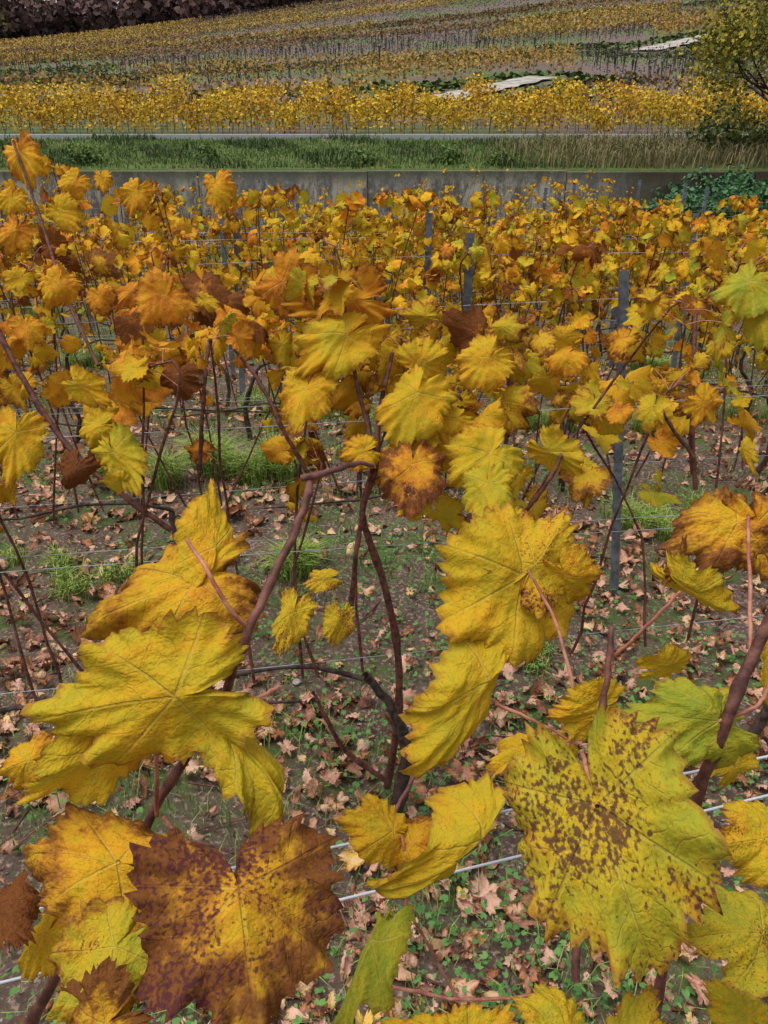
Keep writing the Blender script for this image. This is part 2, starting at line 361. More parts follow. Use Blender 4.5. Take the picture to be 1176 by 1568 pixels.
for q in [[(378,960,.46),(350,930,.45),(315,870,.45),(285,825,.46)],[(345,1085,.49),(310,1075,.45),(270,1065,.43)],[(335,1100,.48),(385,1075,.47),(428,1050,.48)],[(345,1085,.49),(350,1100,.46),(350,1110,.45)],
          [(872,1130,.58),(880,1080,.58),(866,1000,.58),(845,940,.59),(808,872,.60)],[(940,1005,.58),(985,965,.56),(1042,905,.54)],
          [(760,1078,.58),(820,1105,.58),(885,1140,.58)],[(1150,1000,.5),(1148,900,.52),(1145,790,.54)],[(1180,1040,.5),(1160,1080,.5),(1100,1105,.5)],
          [(890,1150,.5),(905,1200,.43),(915,1235,.37)],[(240,1250,.5),(240,1170,.47),(232,1130,.46)],[(230,1290,.5),(215,1320,.45),(180,1320,.42)],
          [(250,1250,.5),(290,1300,.42),(362,1363,.37)],[(620,1400,.62),(626,1340,.6),(615,1280,.6)],[(700,1530,.7),(640,1420,.66),(620,1400,.62)],
          [(1080,1520,.5),(1130,1530,.48),(1180,1545,.46)],[(560,1500,.6),(700,1530,.58),(860,1520,.56)],[(872,1130,.58),(858,1200,.58),(880,1260,.58)]]: pet(q)
tp_.build("petioles",PET,fv)
# ---------------- generated rows ----------------
def row_line(i):
    if i==0: return .45,.27
    y0=.5+1.0*i; return y0,(.15 if i<6 else max(.03,.15-.012*(i-5)))
def post(x,y,h=1.25,lean=(0,0),w=.036):
    z0=float(terr(x,y))-.05; prof=[(-.5,-.3),(-.5,.35),(-.38,.35),(-.38,-.18),(.38,-.18),(.38,.35),(.5,.35),(.5,-.3)]
    V=[];F=[];n=len(prof); zs=np.linspace(0,h+.05,2)
    for z in zs:
        f=z/h
        for a,b_ in prof: V.append((a*w+lean[0]*f,b_*w+lean[1]*f,z))
    for j in range(n): F.append((j,(j+1)%n,n+(j+1)%n,n+j))
    F+= [(n+0,n+1,n+2,n+3),(n+0,n+3,n+4,n+7),(n+7,n+4,n+5,n+6)]
    for hz in np.arange(.35,h-.02,.1):
        for sgn in (-1,1):
            f=hz/h; cx=sgn*.5*w+lean[0]*f; cy=lean[1]*f+.1*w; b0=len(V)
            for dx,dz in ((0,0),(sgn*.22*w,.006),(sgn*.22*w,.02),(0,.012)):
                V.append((cx+dx,cy-.12*w,hz+dz))
            for dx,dz in ((0,0),(sgn*.22*w,.006),(sgn*.22*w,.02),(0,.012)):
                V.append((cx+dx,cy+.12*w,hz+dz))
            F+=[(b0,b0+1,b0+2,b0+3),(b0+7,b0+6,b0+5,b0+4),(b0+1,b0+5,b0+6,b0+2),(b0,b0+4,b0+5,b0+1),(b0+3,b0+2,b0+6,b0+7)]
    me=bpy.data.meshes.new("trellis_post"); me.from_pydata(V,[],F); me.update(); me.materials.append(MET)
    o=bpy.data.objects.new("trellis_post",me); sc.collection.objects.link(o); o.location=(x,y,z0); return o
post(.925,2.58,1.27,lean=(-.145,-.02),w=.028); post(.375,3.52,1.27)
NR=17
for i in range(NR):
    y0,sl=row_line(i)
    half=.62*y0+1.6
    root=empty("grapevine_row")
    T=Tubes(); TT=Tubes(); TP=Tubes(); TW=Tubes()
    LP=[];LT=[];LN=[];LS=[];LC=[]
    k=8 if i<3 else (5 if i<6 else 3)
    sp=1.05
    x0=.02 if i==1 else rng.uniform(-.5,.5)
    for x in np.arange(x0-sp*math.ceil((half+x0)/sp),half,sp):
        if i==0 and abs(x)<.55: continue
        y=y0+sl*x+rng.normal(0,.02); z0=float(terr(x,y))
        h=rng.uniform(.42,.55); pts=[(x,y,z0-.05),(x+rng.normal(0,.03),y+rng.normal(0,.02),z0+h*.4),(x+rng.normal(0,.04),y,z0+h*.75),(x+rng.normal(0,.05),y,z0+h)]
        nn=14 if i<5 else 6; cv=curve(pts,nn,.003 if i<5 else 0); TT.add(cv,np.linspace(.018,.009,nn)*rng.uniform(.8,1.15)*(1+rng.uniform(-.15,.25,nn)),k)
        sgn=rng.choice([-1,1]); e=cv[-1]; TT.add(curve([e,e+[sgn*.2,sl*sgn*.2,.05],e+[sgn*.5,sl*sgn*.5,.02],e+[sgn*.85,sl*sgn*.85,.0]],10,.004),np.linspace(.007,.0035,10),k)
    dx=.10 if i<3 else (.10 if i<9 else .14)
    for x in np.arange(-half,half,dx):
        if i==0 and abs(x)<.62: continue
        if i>=12 and x>3.6+ (i-12)*.35: continue
        if rng.random()<(.25 if i==1 else .1): continue
        x=x+rng.normal(0,.04); y=y0+sl*x; z0=float(terr(x,y)); zt=rng.uniform(1.0,1.36) if i!=1 else rng.uniform(1.05,1.40)
        if i in(2,3) : zt+= .16*(x<-.2)*rng.random()
        if 8<i<13: zt*=.96
        if i>=13: zt*=rng.uniform(1.,1.35)
        lx=rng.normal(0,.14 if i<4 else .08); ly=rng.normal(0,.07)
        b0=np.array([x,y,z0+.5]); top=np.array([x+lx,y+ly,z0+zt]); mid=(b0+top)/2+[rng.normal(0,.04),rng.normal(0,.03),0]
        nn=14 if i<4 else (8 if i<9 else 4); cv=curve([b0,mid,top,top+[rng.normal(0,.06),rng.normal(0,.06),rng.uniform(-.03,.06)]],nn,.002 if i<4 else 0)
        rr=np.linspace(.0035,.0015,nn)*(1 if i<8 else 1.6)
        if i<4: rr=rr*(1+.25*((np.arange(nn)%3)==1))
        T.add(cv,rr,k if i<6 else 3)
        patch=.5+.5*math.sin(x*1.3/(1+.08*i)+i*1.7)
        nl={0:8,1:9,2:15,3:22}.get(i,24 if i<9 else 17)
        dens=(.95 if i<2 else .8+.35*patch)
        if i>=2 and x>-.05*y0: dens*=1.25
        if 4<=i and x< -.05*y0: dens*=.65+.25*patch
        if i>=12: dens*=.45 if x<0 else .8
        if i>=15: dens*=.35
        n_=rng.poisson(nl*dens)
        for _ in range(n_):
            lo={0:.4,1:.42,2:.28,3:.10}.get(i,.0)
            f=lo+(1.02-lo)*rng.random()**.8; f=min(f,.999); idx=f*(nn-1); a=int(idx); q=cv[a]*(1-(idx-a))+cv[min(a+1,nn-1)]*(idx-a)
            ang=rng.uniform(0,6.28); out=np.array([math.cos(ang),math.sin(ang)*.8,rng.uniform(-.1,.5)]); out/=np.linalg.norm(out)
            pl=rng.uniform(.03,.08); pb=q+out*pl
            tip=out*.7+np.array([rng.normal(0,.3),rng.normal(0,.3),-rng.uniform(.2,1.3)])
            nrm=np.array([rng.normal(0,.45)+out[0]*.5,-abs(rng.normal(.55,.4)) if rng.random()<.72 else rng.normal(0,.6),rng.uniform(.1,1.)])
            LP.append(pb);LT.append(tip);LN.append(nrm);LS.append((rng.uniform(.034,.064) if i<2 else rng.uniform(.032,.056)) if rng.random()<.8 else rng.uniform(.02,.036))
            hu=rng.normal(.50,.09); u=rng.random()
            px_=x/max(y0,1)
            if u<.22-.28*px_: hu=rng.uniform(.62,.86)
            elif u>.90-.2*max(0,px_+.1): hu=rng.uniform(.12,.32)
            br=max(0,rng.normal(.2,.28))
            if rng.random()<.055-.05*px_: br=1.1;hu=.95
            LC.append((hu,br,rng.random(),max(0,rng.normal(.25,.35))))
            if i<4: TP.add(curve([q,(q+pb)/2+[0,0,.006],pb],5),.0010,4)
    LP=np.array(LP);LT=np.array(LT);LN=np.array(LN);LS=np.array(LS);LC=np.array(LC); n=len(LP)
    tps=MID if i<3 else [LOW if i<8 else VLOW]
    if n:
        for kk,tp in enumerate(tps):
            s=np.arange(n)%len(tps)==kk; m=s.sum()
            leaves("leaves",tp,LP[s],frames(LT[s],LN[s]),LS[s]*(1. if i<8 else 1.15),ws=rng.uniform(.65,1.05,m),lc=LC[s],cup=rng.normal(0,.22,m),fold=rng.normal(0,.25,m),
                   w1=rng.uniform(.05,.28,m),w2=rng.uniform(.03,.14,m),bx=rng.normal(.6,.9,m),by=rng.normal(.3,1.0,m),mat=LEAF if i<2 else LEAF2,parent=root)
    T.build("canes",CANE,root); TT.build("trunks",BARK,root); TP.build("petioles",PET,root)
    tw=empty("trellis_wire")
    if i==0:
        for (ua,va,ub,vb,d) in ((0,1505,1176,1218,.66),(530,1293,760,1245,.70)):
            A=P(ua,va,d); B=P(ub,vb,d*1.12 if ub>1000 else d*1.02); dd=(B-A)/(B-A)[0]
            TW.add(np.array([A+dd*(-2.2-A[0]),A+dd*(-.3-A[0]),A+dd*(.3-A[0]),A+dd*(2.2-A[0])]),.0014,6)
        hs_=[.5]
    else: hs_=[.55,.86,1.16] if i<6 else [.6,1.1]
    for hh in hs_:
        for off in ((-.03,.03) if (hh<1 and hh>.7) else (0,)):
            X_=np.linspace(-half,half,24); Y_=y0+sl*X_+off; Z_=terr(X_,Y_)+hh+.012*np.sin(X_*1.3+hh*9+i)
            TW.add(np.stack([X_,Y_,Z_],1),.0010 if i<5 else .0015,4)
    TW.build("wires",WIRE,tw)
    if i>=1:
        x=rng.uniform(0,2.5)-half
        while x<half:
            if not (i==2 and abs(x-.925)<2.5) and not(i==3 and abs(x-.375)<2.2) and not (i==1 and abs(x)<1.3):
                post(x,y0+sl*x,1.3 if i<11 else 1.6,lean=(rng.normal(0,.03),rng.normal(0,.02)),w=.036 if i<9 else .05)
            x+=rng.uniform(3.2,4.2) if i<9 else rng.uniform(2.0,3.2)
# second-row hand-placed leaves and canes
r2=empty("grapevine")
L2=[((755,690,1.45),(672,745,1.42),10,.8,.42,.1,.3,.4,.4,.1),((745,738,1.4),(738,812,1.36),10,.75,.30,.05,.2,.4,.4,.1),((775,800,1.4),(760,862,1.38),20,.8,.44,.1,.9,.4,.4,.1),
((632,708,1.42),(626,802,1.36),0,.72,.76,.6,.7,.4,.3,.05),((535,510,1.45),(428,575,1.42),20,.6,.50,.1,.2,.5,.4,.1),((470,590,1.45),(445,665,1.42),20,.8,.55,.2,.3,.5,.4,.1),
((640,600,1.45),(588,700,1.42),15,.75,.50,.1,.3,.5,.4,.1),((545,460,1.5),(420,470,1.5),10,.55,.74,.3,.4,.5,.4,.1),((430,430,1.5),(490,490,1.5),10,.9,.78,.35,.4,.5,.4,.1),
((255,450,1.5),(205,500,1.5),10,1.,.76,.35,.3,.5,.4,.1),((120,590,1.4),(175,625,1.4),30,.7,.55,.2,.1,.5,.4,.1),((155,650,1.4),(95,665,1.4),20,.8,.50,.1,.1,.5,.4,.1),
((175,690,1.35),(215,770,1.33),30,.6,.34,.1,.1,.5,.4,.1),((185,740,1.35),(145,745,1.35),-40,.8,.42,.1,.1,.5,.4,.1),((25,660,1.35),(10,760,1.33),10,.6,.53,.2,.1,.5,.4,.1),
((115,715,1.35),(90,765,1.35),10,.9,1.,1.4,.5,1.6,1.4,.1),((200,560,1.45),(215,600,1.45),10,1.,.78,.2,.1,.5,.4,.1),((450,935,1.2),(420,1015,1.18),10,.55,.46,.1,1.,.5,.4,.1),
((520,945,1.2),(512,1003,1.2),-10,.65,.46,.1,1.,.5,.5,.1),((500,885,1.2),(450,893,1.2),20,.6,.48,.1,1.,.5,.5,.1),((870,540,1.6),(830,575,1.6),30,1.,.66,.2,.1,.8,.8,.1),
((750,545,1.5),(700,600,1.5),10,.9,.56,.2,.3,.5,.4,.1),((930,640,1.6),(955,675,1.6),10,.9,.48,.1,.1,.5,.4,.1),((840,690,1.5),(900,745,1.5),30,.7,.44,.1,.1,.5,.4,.1),
((640,560,1.5),(700,530,1.5),10,.9,.53,.1,.2,.5,.4,.1),((560,690,1.45),(505,700,1.45),10,.8,.57,.3,.3,.5,.4,.1),((640,770,1.4),(600,790,1.4),10,.8,.50,.1,.3,.5,.4,.1),
((700,640,1.5),(660,665,1.5),20,.9,.52,.1,.2,.6,.6,.1),((690,700,1.5),(630,690,1.5),-20,.9,.52,.1,.2,.6,.6,.1),((590,520,1.6),(560,580,1.6),20,.9,.58,.1,.2,.6,.6,.1),((480,550,1.6),(440,540,1.6),-20,.8,.5,.1,.2,.6,.6,.1),
((30,230,1.9),(45,300,1.9),20,.6,.68,.2,.2,.6,.5,.1),((115,275,1.9),(85,310,1.9),20,.8,.62,.2,.2,.6,.5,.1),((18,300,1.9),(10,340,1.9),20,.8,.58,.2,.2,.6,.5,.1),((155,270,1.9),(160,300,1.9),20,.8,.62,.3,.2,.6,.5,.1),
((25,350,1.8),(5,400,1.8),20,.8,.72,.3,.2,.6,.5,.1),((90,320,1.9),(125,360,1.9),20,.8,.54,.3,.2,.6,.5,.1),((210,290,2.),(190,335,2.),20,.8,.64,.2,.2,.6,.5,.1),((330,280,2.),(345,330,2.),20,.8,.66,.2,.2,.6,.5,.1),((90,430,1.7),(65,480,1.7),20,.9,.66,.2,.2,.6,.5,.1),((150,450,1.7),(165,490,1.7),20,.9,.74,.4,.2,.6,.5,.1),
((1150,430,1.5),(1100,500,1.5),20,.8,.20,.0,.2,.6,.5,.1),((1170,480,1.5),(1150,545,1.5),20,.8,.26,.0,.2,.6,.5,.1),((1105,520,1.55),(1085,560,1.55),20,.8,.38,.0,.2,.6,.5,.1)]
place_custom(L2,"leaves",[HI[0],HI[2],HI[1]],r2,np.random.default_rng(11),shrink=.84)
rg2=np.random.default_rng(21); L3=[]
def region(u0,u1,v0,v1,n,mu,sdv,d0,d1,L0,L1,pb=.05):
    for _ in range(n):
        u=rg2.uniform(u0,u1);v=rg2.uniform(v0,v1);d=rg2.uniform(d0,d1);L=rg2.uniform(L0,L1);a=rad(90+rg2.normal(0,55)); dd=rg2.uniform(-.045,.02)
        h=rg2.normal(mu,sdv); br=max(0,rg2.normal(.15,.25))
        if rg2.random()<pb: br=1.;h=.9
        L3.append(((u,v,d),(u+L*math.cos(a),v+L*math.sin(a),d+dd),rg2.normal(0,38),rg2.uniform(.55,1.),h,br,max(0,rg2.normal(.3,.35)),rg2.normal(.7,.7),rg2.normal(.5,.8),rg2.uniform(-.1,.35)))
region(570,800,470,650,34,.51,.07,1.5,1.85,30,54)
region(590,820,640,790,15,.48,.08,1.45,1.7,28,48)
region(430,560,470,690,12,.54,.09,1.5,1.8,30,52)
region(200,530,385,530,24,.64,.11,1.6,2.0,30,52,.12)
region(0,240,380,700,17,.58,.11,1.5,2.0,28,46,.1)
region(820,1000,470,640,17,.58,.1,1.6,2.0,28,44)
region(1000,1176,560,700,6,.50,.1,1.6,2.0,28,42)
region(860,910,660,740,3,.46,.05,1.5,1.6,32,44)
place_custom(L3,"leaves",[MID[0],MID[1]],r2,rg2)
tb2=Tubes()
def c2(p,r0,r1,n=22): cane(p,r0,r1,n,7,True,tb2)
c2([(-20,470,1.5),(40,590,1.5),(110,690,1.5),(190,760,1.5),(262,812,1.52)],.0055,.006)
c2([(345,515,1.5),(400,590,1.5),(440,670,1.5),(480,740,1.55)],.0035,.0045)
c2([(320,520,1.5),(312,600,1.5),(306,720,1.55)],.0035,.0045)
c2([(20,215,1.9),(60,330,1.9),(100,450,1.85),(150,560,1.8)],.003,.0045)
c2([(528,470,1.5),(545,580,1.5),(570,690,1.5),(560,760,1.55),(545,850,1.6),(536,950,1.7)],.0035,.0055,30)
c2([(600,540,1.5),(580,640,1.5),(575,720,1.52),(555,790,1.6),(590,900,1.7),(610,1010,1.85),(608,1110,2.0),(592,1205,2.18)],.004,.011,34)
c2([(480,1060,1.9),(500,1100,1.95),(530,1150,2.05),(590,1195,2.15)],.004,.008)
c2([(870,660,1.5),(850,720,1.5),(800,790,1.55)],.0035,.0045)
c2([(770,470,1.6),(780,600,1.6),(775,680,1.6)],.0035,.0045)
c2([(1065,480,1.7),(1060,640,1.7),(1065,750,1.75)],.0045,.0055)
c2([(985,560,1.7),(1020,640,1.7),(1062,700,1.72)],.0035,.0045)
tb2.build("canes",CANE,r2)
# ---------------- ground litter ----------------
def scatter(n,ymin,ymax,pw=1.6,xm=.58,xa=.9):
    y=ymin+(ymax-ymin)*rng.random(n)**pw; x=rng.uniform(-1,1,n)*(xm*y+xa); return x,y
n=15000; x,y=scatter(n,.3,9.,1.5); keep=(np.sin(x*3.1+1.3*np.sin(y*2))+np.sin(y*4.3+x)+rng.normal(0,.9,n))>-.7
x=x[keep];y=y[keep];n=len(x)
z=terr(x,y,True)+rng.uniform(.004,.05,n)**1.1; a=rng.uniform(0,6.28,n)
tip=np.stack([np.cos(a),np.sin(a),rng.normal(0,.35,n)],1); nr=np.stack([rng.normal(0,.55,n),rng.normal(0,.55,n),np.ones(n)*rng.choice([1,1,-1],n)],1)
lc=np.stack([np.clip(rng.normal(.52,.24,n),0,.86)+.14*(rng.random(n)<.15),np.clip(rng.normal(.22,.3,n),0,1),rng.random(n),np.clip(rng.normal(.2,.3,n),0,1)],1)
nearm=y<2.6
for s,tp in ((nearm,MID[1]),(~nearm,LOW)):
    m=s.sum()
    leaves("fallen_leaves",tp,np.stack([x,y,z],1)[s],frames(tip[s],nr[s]),rng.uniform(.016,.046,m),ws=rng.uniform(.45,1,m),lc=lc[s],cup=rng.normal(.15,.4,m),fold=rng.normal(.1,.5,m),
       w1=rng.uniform(.05,.4,m),w2=rng.uniform(.05,.25,m),bx=rng.normal(0,1.5,m),by=rng.normal(0,1.7,m),mat=FALL)
n=46000; x,y=scatter(n,.5,9,1.5); f=np.sin(x*2.3+.8)+np.sin(y*3.1+x*1.7)+.8*np.sin(x*7+y*5)+rng.normal(0,.5,n)
k_=f>.15; x=x[k_];y=y[k_];n=len(x); a=rng.uniform(0,6.28,n)
x+=rng.normal(0,.02,n)
tip=np.stack([np.cos(a),np.sin(a),rng.uniform(-.1,.5,n)],1); nr=np.stack([rng.normal(0,.4,n),rng.normal(0,.4,n),np.ones(n)],1)
g1=np.array([.05,.13,.035]);g2=np.array([.15,.29,.08]); t=rng.random((n,1)); col=(g1*(1-t)+g2*t)
leaves("weeds",tmpl(7,1,0,9),np.stack([x,y,terr(x,y,True)+rng.uniform(.008,.065,n)],1),frames(tip,nr),rng.uniform(.006,.018,n),ws=rng.uniform(.5,.9,n),col=col,mat=VC,bx=rng.normal(.3,.4,n))
def blades(name,x,y,h,wd,lean,c1,c2,z=None,mat=VC):
    n=len(x); z=terr(x,y,True) if z is None else z
    a=rng.uniform(0,6.28,n); l=rng.uniform(.1,1,n)*lean*h; dx=np.cos(a)*l; dy=np.sin(a)*l; sx=-np.sin(a)*wd; sy=np.cos(a)*wd
    V=np.zeros((n,5,3))
    V[:,0]=np.stack([x-sx,y-sy,z-.01],1);V[:,1]=np.stack([x+sx,y+sy,z-.01],1)
    V[:,2]=np.stack([x-sx*.7+dx*.35,y-sy*.7+dy*.35,z+h*.6],1);V[:,3]=np.stack([x+sx*.7+dx*.35,y+sy*.7+dy*.35,z+h*.6],1)
    V[:,4]=np.stack([x+dx,y+dy,z+h*(1-.3*np.minimum(lean,1))],1)
    F=(np.array([[0,1,3],[0,3,2],[2,3,4]])[None]+(np.arange(n)*5)[:,None,None]).reshape(-1,3)
    t=rng.random((n,1)); col=np.array(c1)*(1-t)+np.array(c2)*t
    return mk_mesh(name,V.reshape(-1,3),F,attrs={'col':('FLOAT_COLOR',np.repeat(np.c_[col,np.ones(n)],5,axis=0))},mat=mat,smooth=False)
def gpoint(u,v):
    d=ray(u,v); zz=0.
    for _ in range(8): c=np.array([0,0,CAMZ])+d*((zz-CAMZ)/d[2]); zz=float(terr(c[0],c[1]))
    return c
def tuft(u,v,rx,n,h):
    c=gpoint(u,v)
    K=max(3,int(rx*40)); cx=c[0]+rng.normal(0,rx,K); cy=c[1]+rng.normal(0,rx*.6,K); kk=rng.integers(0,K,n)
    x=cx[kk]+rng.normal(0,.028,n); y=cy[kk]+rng.normal(0,.028,n); blades("grass_tuft",x,y,rng.uniform(.4,1,n)*h,.0022,1.0,(.10,.21,.03),(.40,.48,.12))
for q in [(310,730,.16,3000,.28),(400,735,.1,1600,.22),(440,880,.06,1400,.17),(90,560,.22,1500,.26),(200,545,.2,1100,.22),(995,670,.12,1500,.22),(1010,575,.25,1300,.25),(840,660,.15,900,.2),
          (700,930,.08,400,.11),(250,1010,.12,500,.11),(60,900,.2,700,.12),(1000,820,.12,1000,.17),(640,650,.3,1000,.2),(1120,640,.25,1000,.22),(60,480,.5,1400,.22),(420,620,.25,800,.18),(700,730,.2,500,.14),(1120,800,.15,700,.14),(820,1010,.1,400,.1)]: tuft(*q)
n=52000; x,y=scatter(n,.6,16,1.1); k_=(np.sin(x*1.7+2)+np.sin(y*6.28+3.3)*.7+np.sin(y*1.9+x)+rng.normal(0,.5,n))>.15; x=x[k_];y=y[k_]
blades("grass",x,y,rng.uniform(.02,.11,len(x))*(1+.06*y),.0014+.0003*y,1.1,(.08,.17,.035),(.28,.34,.11))
STN=bark("limestone",(.24,.22,.20),(.42,.39,.35),50,.004)
def stone(x,y,s):
    bm=bmesh.new(); bmesh.ops.create_icosphere(bm,subdivisions=2,radius=s)
    for v in bm.verts: v.co*=1+random.uniform(-.18,.18); v.co.z*=.6
    me=bpy.data.meshes.new("limestone_stone"); bm.to_mesh(me); bm.free(); me.materials.append(STN)
    o=bpy.data.objects.new("limestone_stone",me); sc.collection.objects.link(o); o.location=(x,y,float(terr(x,y))+s*.2); o.rotation_euler=(0,0,random.random()*6)
for u,v,s in ((780,1222,.03),(455,1045,.015)):
    c=gpoint(u,v); stone(c[0],c[1],s)
TWG=Tubes(); x,y=scatter(420,.5,5,1.3)
for a_,b_ in zip(x,y):
    th=rng.uniform(0,3.14); L=rng.uniform(.05,.22); p0=np.array([a_,b_,float(terr(a_,b_,True))+.012]); d=np.array([math.cos(th),math.sin(th),rng.normal(0,.08)])*L
    TWG.add(curve([p0,p0+d*.5+rng.normal(0,.012,3),p0+d],6),rng.uniform(.0012,.004),5)
TWG.build("fallen_twigs",CANE)
x,y=scatter(4500,.4,7,1.4); n=len(x); c_=rng.uniform(.1,.45,(n,1))*np.array([1,.9,.8]); a=rng.uniform(0,6.28,n)
leaves("gravel",PATCH,np.stack([x,y,terr(x,y,True)+.004],1),frames(np.stack([np.cos(a),np.sin(a),.1*a],1),np.stack([rng.normal(0,.3,n),rng.normal(0,.3,n),np.ones(n)],1)),rng.uniform(.003,.009,n),col=c_,cup=-.6,mat=VCW)
# ---------------- retaining wall ----------------
b=NB("old_concrete"); g=b.n('ShaderNodeNewGeometry'); mp=b.n('ShaderNodeMapping'); mp.inputs['Scale'].default_value=(1,1,.3); b.l(g.outputs['Position'],mp.inputs[0])
s1=b.noise(mp.outputs[0],2.6,6,.8); s2=b.noise(g.outputs['Position'],.5,4); s3=b.noise(g.outputs['Position'],7,5,.7)
cc=b.mix(b.ss(s1,.42,.58),(.15,.135,.12),(.50,.45,.38)); cc=b.mix(b.ss(s2,.45,.58,0,.6),cc,(.19,.185,.19)); cc=b.mix(b.ss(s3,.50,.70,0,.55),cc,(.56,.50,.43))
spw=b.n('ShaderNodeSeparateXYZ'); b.l(g.outputs['Position'],spw.inputs[0])
cc=b.mix(b.ss(b.m('ADD',spw.outputs[2],b.m('MULTIPLY',s1,.6)),.62,.92,0,.75),cc,(.09,.095,.055))
cc=b.mix(b.ss(b.m('ADD',spw.outputs[0],b.m('MULTIPLY',s1,4)),6.8,8.4,0,.85),cc,(.07,.055,.035))
CON=b.bsdf(cc,rough=.9,spec=.1,bump=s3,bstr=.6,bdist=.03)
def boxes(name,bx,mat,bev=.015):
    V=[];F=[]
    for (x0,x1,y0_,y1,z0,z1) in bx:
        i=len(V); V+=[(x0,y0_,z0),(x1,y0_,z0),(x1,y1,z0),(x0,y1,z0),(x0,y0_,z1),(x1,y0_,z1),(x1,y1,z1),(x0,y1,z1)]
        F+=[(i,i+3,i+2,i+1),(i+4,i+5,i+6,i+7),(i,i+1,i+5,i+4),(i+1,i+2,i+6,i+5),(i+2,i+3,i+7,i+6),(i+3,i,i+4,i+7)]
    me=bpy.data.meshes.new(name); me.from_pydata(V,[],F); me.update(); me.materials.append(mat)
    o=bpy.data.objects.new(name,me); sc.collection.objects.link(o)
    m=o.modifiers.new("b",'BEVEL'); m.width=bev; m.segments=2; return o
B=[];x=-40
while x<26:
    L=random.uniform(2.5,5); zz=.62+random.uniform(-.03,.03)
    B.append((x+.008,x+L-.008,19.93+random.uniform(-.01,.01),20.3,-1.3,zz)); x+=L
boxes("retaining_wall",B,CON,.01)
# ---------------- road ----------------
b=NB("worn_asphalt"); g=b.n('ShaderNodeNewGeometry'); n_=b.noise(g.outputs['Position'],3,5); RD=b.bsdf(b.mix(n_,(.16,.16,.17),(.26,.26,.27)),rough=.85,spec=.2)
X_=np.linspace(-60,60,61); V=[];F=[]
for i_,xx in enumerate(X_):
    for yy in (28.15,31.0): V.append((xx,yy,float(terr(xx,yy))+.035))
for i_ in range(60): F.append((2*i_,2*i_+2,2*i_+3,2*i_+1))
mk_mesh("road",V,np.array(F),mat=RD)
b=NB("pale_concrete"); g=b.n('ShaderNodeNewGeometry'); n_=b.noise(g.outputs['Position'],2,5); KC=b.bsdf(b.mix(n_,(.32,.32,.34),(.50,.50,.53)),rough=.85,spec=.2)
boxes("road_kerb",[(-60+i_*2.0,-60+i_*2.0+1.98,27.95,28.14,1.05,1.30) for i_ in range(60)],KC)
def hit(u,v):
    d=ray(u,v); t=33.
    while t<900:
        p=np.array([0,0,CAMZ])+d*t
        if p[1]>33 and p[2]<terr(p[0],p[1]): return p
        t+=.5
    return p
def track(name,uv,wd,mat):
    c=np.array([hit(*q)[:2] for q in uv]); c=curve(np.c_[c,np.zeros(len(c))],40)[:,:2]
    T_=np.gradient(c,axis=0);T_/=np.linalg.norm(T_,axis=1,keepdims=True); N_=np.stack([-T_[:,1],T_[:,0]],1)
    V=[]
    for k_ in np.linspace(-.5,.5,5):
        q=c+N_*(wd*k_*(1+.15*np.sin(np.arange(40)*.9+k_*4)))[:,None]; V.append(np.c_[q,terr(q[:,0],q[:,1])+.16])
    V=np.stack(V,1).reshape(-1,3); I=(np.arange(39)[:,None]*5+np.arange(4)[None]).ravel()
    mk_mesh(name,V,np.stack([I,I+5,I+6,I+1],1),mat=mat)
    return c
b=NB("chalk_track"); g=b.n('ShaderNodeNewGeometry'); n_=b.noise(g.outputs['Position'],1.2,5); TRM=b.bsdf(b.mix(b.ss(n_,.35,.65),(.26,.24,.20),(.48,.44,.39)),rough=.9,spec=.1)
tr1=track("dirt_track",[(668,158),(700,151),(745,141),(780,133),(828,122)],2.1,TRM)
tr2=track("dirt_track",[(985,80),(1040,68),(1100,55)],2.4,TRM)
# ---------------- bank vegetation ----------------
n=50000; x=rng.uniform(-18,18,n); y=20.3+7.5*rng.random(n); dry=sm(x+rng.normal(0,1.2,n),3,6)
hp=(np.sin(x*1.3)*np.sin(y*1.1+x*.4)+.3*np.sin(x*4.1+y*3)>.3)
h=rng.uniform(.04,.15,n)*(1+.9*hp)+dry*rng.uniform(.1,.65,n)*(y<25)
w_=dry<.5; w1_=w_&~hp; w2_=w_&hp
blades("bank_grass",x[w1_],y[w1_],h[w1_],.012,.8,(.06,.115,.028),(.20,.245,.075))
blades("bank_grass",x[w2_],y[w2_],h[w2_],.014,.8,(.035,.07,.025),(.13,.165,.06))
blades("dry_grass",x[~w_],y[~w_],h[~w_],.012,.9,(.12,.12,.04),(.32,.26,.14))
n=16000; x=rng.uniform(-16,14,n); y=rng.uniform(12.5,19.8,n)
blades("verge_grass",x,y,rng.uniform(.08,.3,n),.01,.9,(.06,.13,.025),(.22,.28,.08))
def clump(name,cs,n_per,size,c1,c2,mat=VC,tp=VLOW,shell=.55,tint=None,parent=None):
    PP=[];NN=[];CC=[]
    for ci,(cx,cy,cz,rx,ry,rz) in enumerate(cs):
        d=rng.normal(0,1,(n_per,3)); d/=np.linalg.norm(d,axis=1,keepdims=True); r_=shell+(1-shell)*rng.random((n_per,1))
        lump=1+.18*np.sin(d[:,:1]*5+cx)+.15*np.sin(d[:,2:]*6+cy)
        PP.append(np.array([cx,cy,cz])+d*r_*lump*np.array([rx,ry,rz])); NN.append(d+rng.normal(0,.5,(n_per,3)))
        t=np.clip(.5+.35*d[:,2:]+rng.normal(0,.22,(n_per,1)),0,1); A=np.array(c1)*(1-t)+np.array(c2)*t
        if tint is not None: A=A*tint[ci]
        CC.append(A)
    PP=np.concatenate(PP);NN=np.concatenate(NN);CC=np.concatenate(CC); n=len(PP)
    return leaves(name,tp,PP,frames(rng.normal(0,1,(n,3)),NN),rng.uniform(.6,1.3,n)*size,col=CC,mat=mat,bx=rng.normal(0,.4,n),parent=parent)
